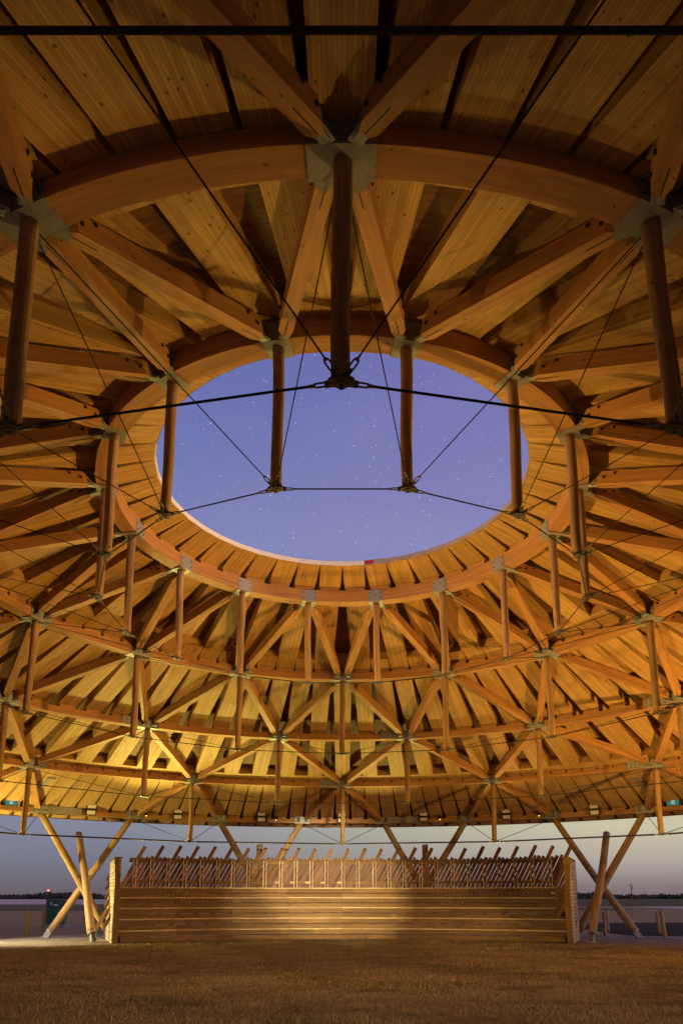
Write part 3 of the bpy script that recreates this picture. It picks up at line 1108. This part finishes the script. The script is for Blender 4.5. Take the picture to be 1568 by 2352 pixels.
for s in (-1, 1):
    for j in range(6):
        a = s * (29.6 + .30 * j)
        zt = 3.35 - .36 * j
        d = (UPV * math.cos(LEAN) + tan_ax(a) * math.sin(LEAN))
        x_ = d.cross(rad_ax(a)).normalized()
        mb = MB()
        ra = RSL - .45 * j + .1
        ln = 1.1
        mb.box(P(ra, a - s * .0, zt) - d * ln / 2, (x_, rad_ax(a), d), (.065, .018, ln / 2))
        bpart('side_slat', mb.mesh('side_slat', M['slat']))

# ------------------------------------------------------------ ground
def ring_sheet(name, r0, r1, z, m_, n=96, steps=1, a0=0, a1=360):
    mb = MB()
    for i in range(n):
        b0, b1 = a0 + (a1 - a0) * i / n, a0 + (a1 - a0) * (i + 1) / n
        for j in range(steps):
            q0, q1 = r0 + (r1 - r0) * j / steps, r0 + (r1 - r0) * (j + 1) / steps
            if q0 == 0:
                mb.face([P(0, 0, z), P(q1, b1, z), P(q1, b0, z)], [(0, 0)] * 3)
            else:
                mb.face([P(q0, b0, z), P(q0, b1, z), P(q1, b1, z), P(q1, b0, z)], [(0, 0)] * 4)
    me = weld(mb.mesh(name, m_))
    me.flip_normals() if me.polygons[0].normal.z < 0 else None
    return struct(name, me)
def ground_mat(name, cols, s1, s2, rough=.95, bs=.4, grain=60, stretch=(1, 1, 1)):
    m, nt, b = mat(name)
    t = N(nt, 'ShaderNodeTexCoord')
    vec = scaled(nt, t.outputs['Object'], stretch)
    a = noise(nt, vec, s1, 5, .6, .3)
    c = noise(nt, vec, s2, 4, .6)
    g = noise(nt, t.outputs['Object'], grain, 3, .6)
    f = math_(nt, 'MULTIPLY_ADD', a, .9, math_(nt, 'MULTIPLY_ADD', c, .45, math_(nt, 'MULTIPLY_ADD', g, .25, -.24)))
    col = ramp(nt, f, [(.38 + .34 * i / (len(cols) - 1), cc) for i, cc in enumerate(cols)])
    L(nt, col, b.inputs['Base Color'])
    b.inputs['Roughness'].default_value = rough
    b.inputs['Specular IOR Level'].default_value = 0
    bump(nt, b, math_(nt, 'MULTIPLY_ADD', c, .5, g), bs, .03)
    return m
M['field'] = ground_mat('bare_prairie_soil', [(.3, .17, .08), (.46, .28, .13), (.38, .24, .10), (.55, .36, .18)], .05, .6, bs=.5, grain=12, stretch=(.5, 1.4, 1))
M['turf'] = ground_mat('dry_trampled_grass', [(.12, .095, .04), (.22, .155, .07), (.31, .22, .11), (.38, .28, .15)], .35, 3.2, bs=.8, grain=45)
M['gravel'] = ground_mat('compacted_gravel', [(.22, .18, .13), (.3, .245, .185), (.36, .30, .23)], .8, 6, bs=.4, grain=80)
M['stubble'] = ground_mat('pale_stubble_field', [(.62, .48, .32), (.72, .56, .38), (.78, .62, .45)], .02, .2, bs=.2, grain=3, stretch=(.2, 1, 1))
M['asphalt'] = ground_mat('asphalt', [(.06, .042, .028), (.09, .065, .045), (.12, .09, .06)], .3, 3, bs=.2, grain=90)
M['scrub'] = ground_mat('dark_scrub_grass', [(.15, .12, .05), (.22, .17, .08), (.28, .2, .10)], .04, .4, bs=.6, grain=6, stretch=(.3, 1.3, 1))
ring_sheet('ground', 0, 5000, -.012, M['field'], 96, 3)
ring_sheet('grass_floor', 0, 15.55, .0, M['turf'], 96, 1)
ring_sheet('gravel_path', 15.55, 23.2, -.004, M['gravel'], 96, 1)
mb = MB()
for x0, x1, y0, y1, nm, mm, z in ((-900, 40, 80, 165, 'scrub_strip', 'scrub', .0), (40, 900, 120, 440, 'scrub_strip', 'scrub', .05),
                                  (-1600, 38, 166, 500, 'stubble_field', 'stubble', .03), (50, 1200, 72, 118, 'stubble_field', 'stubble', .0),
                                  (13, 60, 17, 36, 'parking_lot', 'asphalt', -.008)):
    mb = MB()
    # slightly wavy outline so that the strips do not read as rectangles
    n = 40
    for i in range(n):
        xa, xb = x0 + (x1 - x0) * i / n, x0 + (x1 - x0) * (i + 1) / n
        wv = (lambda x, q: math.sin(x * .021 + q) * (y1 - y0) * .03 + math.sin(x * .007 + q * 2) * (y1 - y0) * .03) if nm != 'parking_lot' else (lambda x, q: 0)
        mb.face([(xa, y0 + wv(xa, 0), z), (xb, y0 + wv(xb, 0), z), (xb, y1 + wv(xb, 2), z), (xa, y1 + wv(xa, 2), z)], [(0, 0)] * 4)
    struct(nm, weld(mb.mesh(nm, M[mm])))
mb = MB()
for i in range(1):
    mb.abox((14.2, 17.6, -.006), (17.6, 17.72, .0))
o = struct('parking_line', mb.mesh('parking_line', M['line']))
o.rotation_euler = (0, 0, R_(6))
o.location = (1.2, -.9, .0)

# short dry grass blades over the arena floor
def grass_mesh():
    Ng = 190000
    u = rng.random(Ng)
    # spread over the part of the floor the camera looks across
    y = -9.0 + 25.0 * u ** 1.35
    half = (y + CAM_D) * .52 + .3
    x = (rng.random(Ng) * 2 - 1) * half
    keep = (x * x + y * y) < (15.6 + .18 * np.sin(x * 2.3) + .12 * np.sin(x * 5.1 + 1) + rng.normal(0, .1, Ng)) ** 2
    x, y = x[keep], y[keep]
    n = len(x)
    clump = np.sin(x * 1.7 + 2 * np.sin(y * 1.1)) * np.cos(y * 1.9 + np.sin(x * .8)) * .5 + .5
    h = (.018 + .055 * rng.random(n) ** 2.5) * (.55 + 1.0 * clump)
    an = rng.random(n) * 6.283
    wd = .0045 + .004 * rng.random(n)
    lx, ly = rng.normal(0, .03, n), rng.normal(0, .03, n)
    V = np.zeros((n, 3, 3), np.float32)
    V[:, 0] = np.stack([x - np.cos(an) * wd, y - np.sin(an) * wd, np.zeros(n)], 1)
    V[:, 1] = np.stack([x + np.cos(an) * wd, y + np.sin(an) * wd, np.zeros(n)], 1)
    V[:, 2] = np.stack([x + lx, y + ly, h], 1)
    me = bpy.data.meshes.new('grass_blades')
    me.vertices.add(3 * n)
    me.vertices.foreach_set('co', V.ravel())
    me.loops.add(3 * n)
    me.loops.foreach_set('vertex_index', np.arange(3 * n, dtype=np.int32))
    me.polygons.add(n)
    me.polygons.foreach_set('loop_start', np.arange(0, 3 * n, 3, dtype=np.int32))
    me.update(calc_edges=True)
    return me
m, nt, b = mat('dry_grass_blade')
t = N(nt, 'ShaderNodeTexCoord')
a = noise(nt, t.outputs['Object'], .45, 4, .6)
g = noise(nt, t.outputs['Object'], 30, 2, .5)
sx = N(nt, 'ShaderNodeSeparateXYZ')
L(nt, t.outputs['Object'], sx.inputs[0])
# greener growth in a band by the benches
gr = math_(nt, 'MULTIPLY', math_(nt, 'MULTIPLY_ADD', sx.outputs[1], .45, -5.3, clamp=True), math_(nt, 'MULTIPLY_ADD', a, 9, -4.2, clamp=True))
c = ramp(nt, math_(nt, 'MULTIPLY_ADD', a, .55, math_(nt, 'MULTIPLY', g, .45)), [(.3, (.18, .135, .06)), (.5, (.32, .23, .11)), (.7, (.46, .34, .18))])
pn = noise(nt, scaled(nt, t.outputs['Object'], (.55, 1.5, 1)), .8, 4, .6, .5)
c = mixc(nt, math_(nt, 'MULTIPLY_ADD', pn, 6, -3.0, clamp=True), c, (.085, .062, .03))
c = mixc(nt, gr, c, (.07, .13, .025))
L(nt, c, b.inputs['Base Color'])
b.inputs['Roughness'].default_value = .8
me = grass_mesh()
me.materials.append(m)
o = obj('dry_grass', me)
o['kind'] = 'stuff'
tag(o, 'short dry brown grass covering the arena floor with green patches by the benches', 'grass')

# ------------------------------------------------------------ far tree line (one far-off wood)
def leaf_mass(spec, name, m_, label):
    vs, fs = [], []
    for (x, y, z, rx, rz_, n) in spec:
        for _ in range(n):
            th, ph = random.uniform(0, 6.283), random.uniform(-1, 1)
            q = random.random() ** .4
            cx = x + rx * q * math.cos(th) * math.sqrt(1 - ph * ph)
            cy = y + rx * q * math.sin(th) * math.sqrt(1 - ph * ph)
            cz = max(.1, z + rz_ * q * ph)
            s = random.uniform(.25, .6) * max(.5, rx / 3)
            k = len(vs)
            for e in range(4):
                an = e * PI / 2 + random.uniform(-.4, .4)
                vs.append((cx + s * math.cos(an), cy + random.uniform(-.4, .4), cz + s * math.sin(an)))
            fs.append((k, k + 1, k + 2, k + 3))
    me = bpy.data.meshes.new(name)
    me.from_pydata(vs, [], fs)
    me.materials.append(m_)
    o = obj(name, me)
    o['kind'] = 'stuff'
    tag(o, label, 'trees')
M['leaf'] = plain('autumn_foliage', (.055, .06, .032), .85, .5, .05)
spec = []
D0 = 520
for i in range(420):
    x = random.uniform(-330, 330)
    y = D0 + random.uniform(-25, 40)
    hgt = 2.1 + 1.1 * math.sin(x * .05) + 1.2 * random.random() ** 2 + (1.6 if x > 150 else 0) * random.random()
    if -215 < x < -160:
        hgt += .8
    spec.append((x, y, hgt * .55, random.uniform(2.5, 5.5), hgt * .6, 85))
leaf_mass(spec, 'far_tree_line', M['leaf'], 'long dark line of low trees along the horizon behind the fields')
# hidden-core shrubs under the leaves so the line is solid: low bank of scrub
mb = MB()
for i in range(60):
    x0, x1 = -420 + 14 * i, -420 + 14 * (i + 1)
    h0 = 1.5 + .8 * math.sin(i * 1.3) + .5 * math.sin(i * .37)
    h1 = 1.5 + .8 * math.sin((i + 1) * 1.3) + .5 * math.sin((i + 1) * .37)
    mb.face([(x0, D0 + 30, -.01), (x1, D0 + 30, -.01), (x1, D0 + 38, h1), (x0, D0 + 38, h0)], [(0, 0)] * 4)
    mb.face([(x0, D0 + 38, h0), (x1, D0 + 38, h1), (x1, D0 + 60, -.01), (x0, D0 + 60, -.01)], [(0, 0)] * 4)
struct('scrub_bank', weld(mb.mesh('scrub_bank', M['leaf'])))

# ------------------------------------------------------------ things outside
def unproj(x, y, z=0):
    u, v_ = (x - 787.1) / 1650.64, (1709.8 - y) / 1650.64
    d = (u, ct - v_ * st_, st_ + v_ * ct)
    k = (z - CAM_H) / d[2]
    return Vector((.013 + d[0] * k, -CAM_D + d[1] * k, z))
def bollard(x, y, h, lab, m_, r=.085, lean=0):
    p = unproj(x, y)
    t = thing('bollard', lab, 'bollard', (p.x, p.y, 0), 0, 'wooden posts outside the arbour')
    mb = MB()
    mb.tube((0, 0, -.05), (lean, 0, h), r, r * .95, 14, 6, wob=.006)
    mb.tube((lean, 0, h - .001), (lean, 0, h + .025), r * .93, r * .7, 14)
    obj('post', weld(mb.mesh('post', m_)), t)
bollard(61, 2152, 1.12, 'yellow wooden post standing alone at the far left', M['yellowpost'])
bollard(98, 2139, 1.02, 'yellow wooden post just left of the green cabinet', M['yellowpost'])
bollard(224, 2126, 1.05, 'yellow wooden post behind the left crossed logs, beside the white end wall', M['yellowpost'])
bollard(1390, 2150, 1.02, 'wooden post behind the right crossed logs, nearer of that pair', M['log'], .08)
bollard(1396, 2141, 1.02, 'wooden post behind the right crossed logs, farther of that pair', M['log'], .08)
bollard(1514, 2144, .98, 'farther and shorter of the two wooden posts at the far right', M['log'], .085, -.04)
bollard(1527, 2155, 1.1, 'nearer and taller of the two wooden posts at the far right', M['log'], .09, -.08)
# green cabinet
p = unproj(123, 2131)
t = thing('utility_cabinet', 'dark green metal utility cabinet with white labels on a concrete pad beside the yellow posts', 'cabinet', (p.x, p.y, 0), R_(-4))
X, Y_ = Vector((1, 0, 0)), Vector((0, 1, 0))
mb = MB(); mb.abox((-.62, -.1, -.02), (.66, .75, .16)); bevel(obj('pad', mb.mesh('pad', M['concrete']), t), .02)
mb = MB(); mb.abox((-.46, .0, .165), (.46, .6, 1.52)); mb.abox((-.49, -.03, 1.522), (.49, .63, 1.57)); bevel(obj('body', mb.mesh('body', M['green']), t), .012)
dr = None
mb = MB(); mb.abox((-.40, -.018, .2), (.40, -.002, 1.48)); mb.abox((-.40, -.022, 1.16), (.40, -.0185, 1.175)); dr = obj('door', mb.mesh('door', M['green']), t); bevel(dr, .006)
mb = MB(); mb.abox((-.10, -.026, 1.20), (.18, -.019, 1.31)); obj('label_plate', mb.mesh('label_plate', M['label']), dr)
mb = MB(); mb.abox((-.30, -.026, 1.26), (-.20, -.019, 1.43)); obj('label_plate', mb.mesh('label_plate', M['label']), dr)
mb = MB(); mb.abox((.30, -.026, 1.38), (.37, -.019, 1.44)); obj('label_plate', mb.mesh('label_plate', M['label']), dr)
mb = MB(); mb.tube((.28, -.02, .82), (.28, -.07, .82), .03, seg=10); mb.abox((.262, -.075, .76), (.298, -.06, .93)); obj('handle', mb.mesh('handle', M['steel']), dr)
for s in (-1, 1):
    mb = MB(); mb.abox((s * .56 - .035, .05, .165), (s * .56 + .035, .12, 1.58)); mb.abox((s * .50 - .03, .06, 1.3), (s * .50 + .03, .09, 1.35))
    obj('side_rail', mb.mesh('side_rail', M['slat']), t)
# utility poles and red beacon
def pole(x, dist, h, lab):
    X0 = (x - 787.1) / 1650.64 * (dist * ct - .2)
    t = thing('utility_pole', lab, 'pole', (X0, dist - CAM_D, 0), 0, 'far utility poles')
    mb = MB(); mb.tube((0, 0, -.1), (0, 0, h), .22, .15, 8); obj('mast', mb.mesh('mast', M['slat']), t)
    mb = MB(); mb.abox((-1.1, -.1, h - .9), (1.1, .1, h - .7)); obj('crossarm', mb.mesh('crossarm', M['slat']), t)
    mb = MB(); mb.tube((.5, -.35, h - 2.6), (.5, -.35, h - 1.5), .3, .3, 10); mb.abox((.1, -.3, h - 2.1), (.5, -.1, h - 1.95)); obj('transformer', mb.mesh('transformer', M['steel']), t)
pole(1451, 330, 7.6, 'slim utility pole on the horizon right of the crossed logs')
x0, dd = 110, 420
X0 = (x0 - 787.1) / 1650.64 * (dd * ct)
t = thing('radio_mast', 'small mast with a glowing red beacon on the left horizon', 'mast', (X0, dd - CAM_D, 0))
mb = MB(); mb.tube((0, 0, 0), (0, 0, 4.9), .16, .1, 8); mb.abox((-.7, -.1, 3.2), (.7, .1, 3.35)); obj('pole', mb.mesh('pole', M['dark']), t)
mb = MB(); mb.tube((0, 0, 4.9), (0, 0, 5.7), .45, .4, 10); obj('beacon', mb.mesh('beacon', M['red']), t)
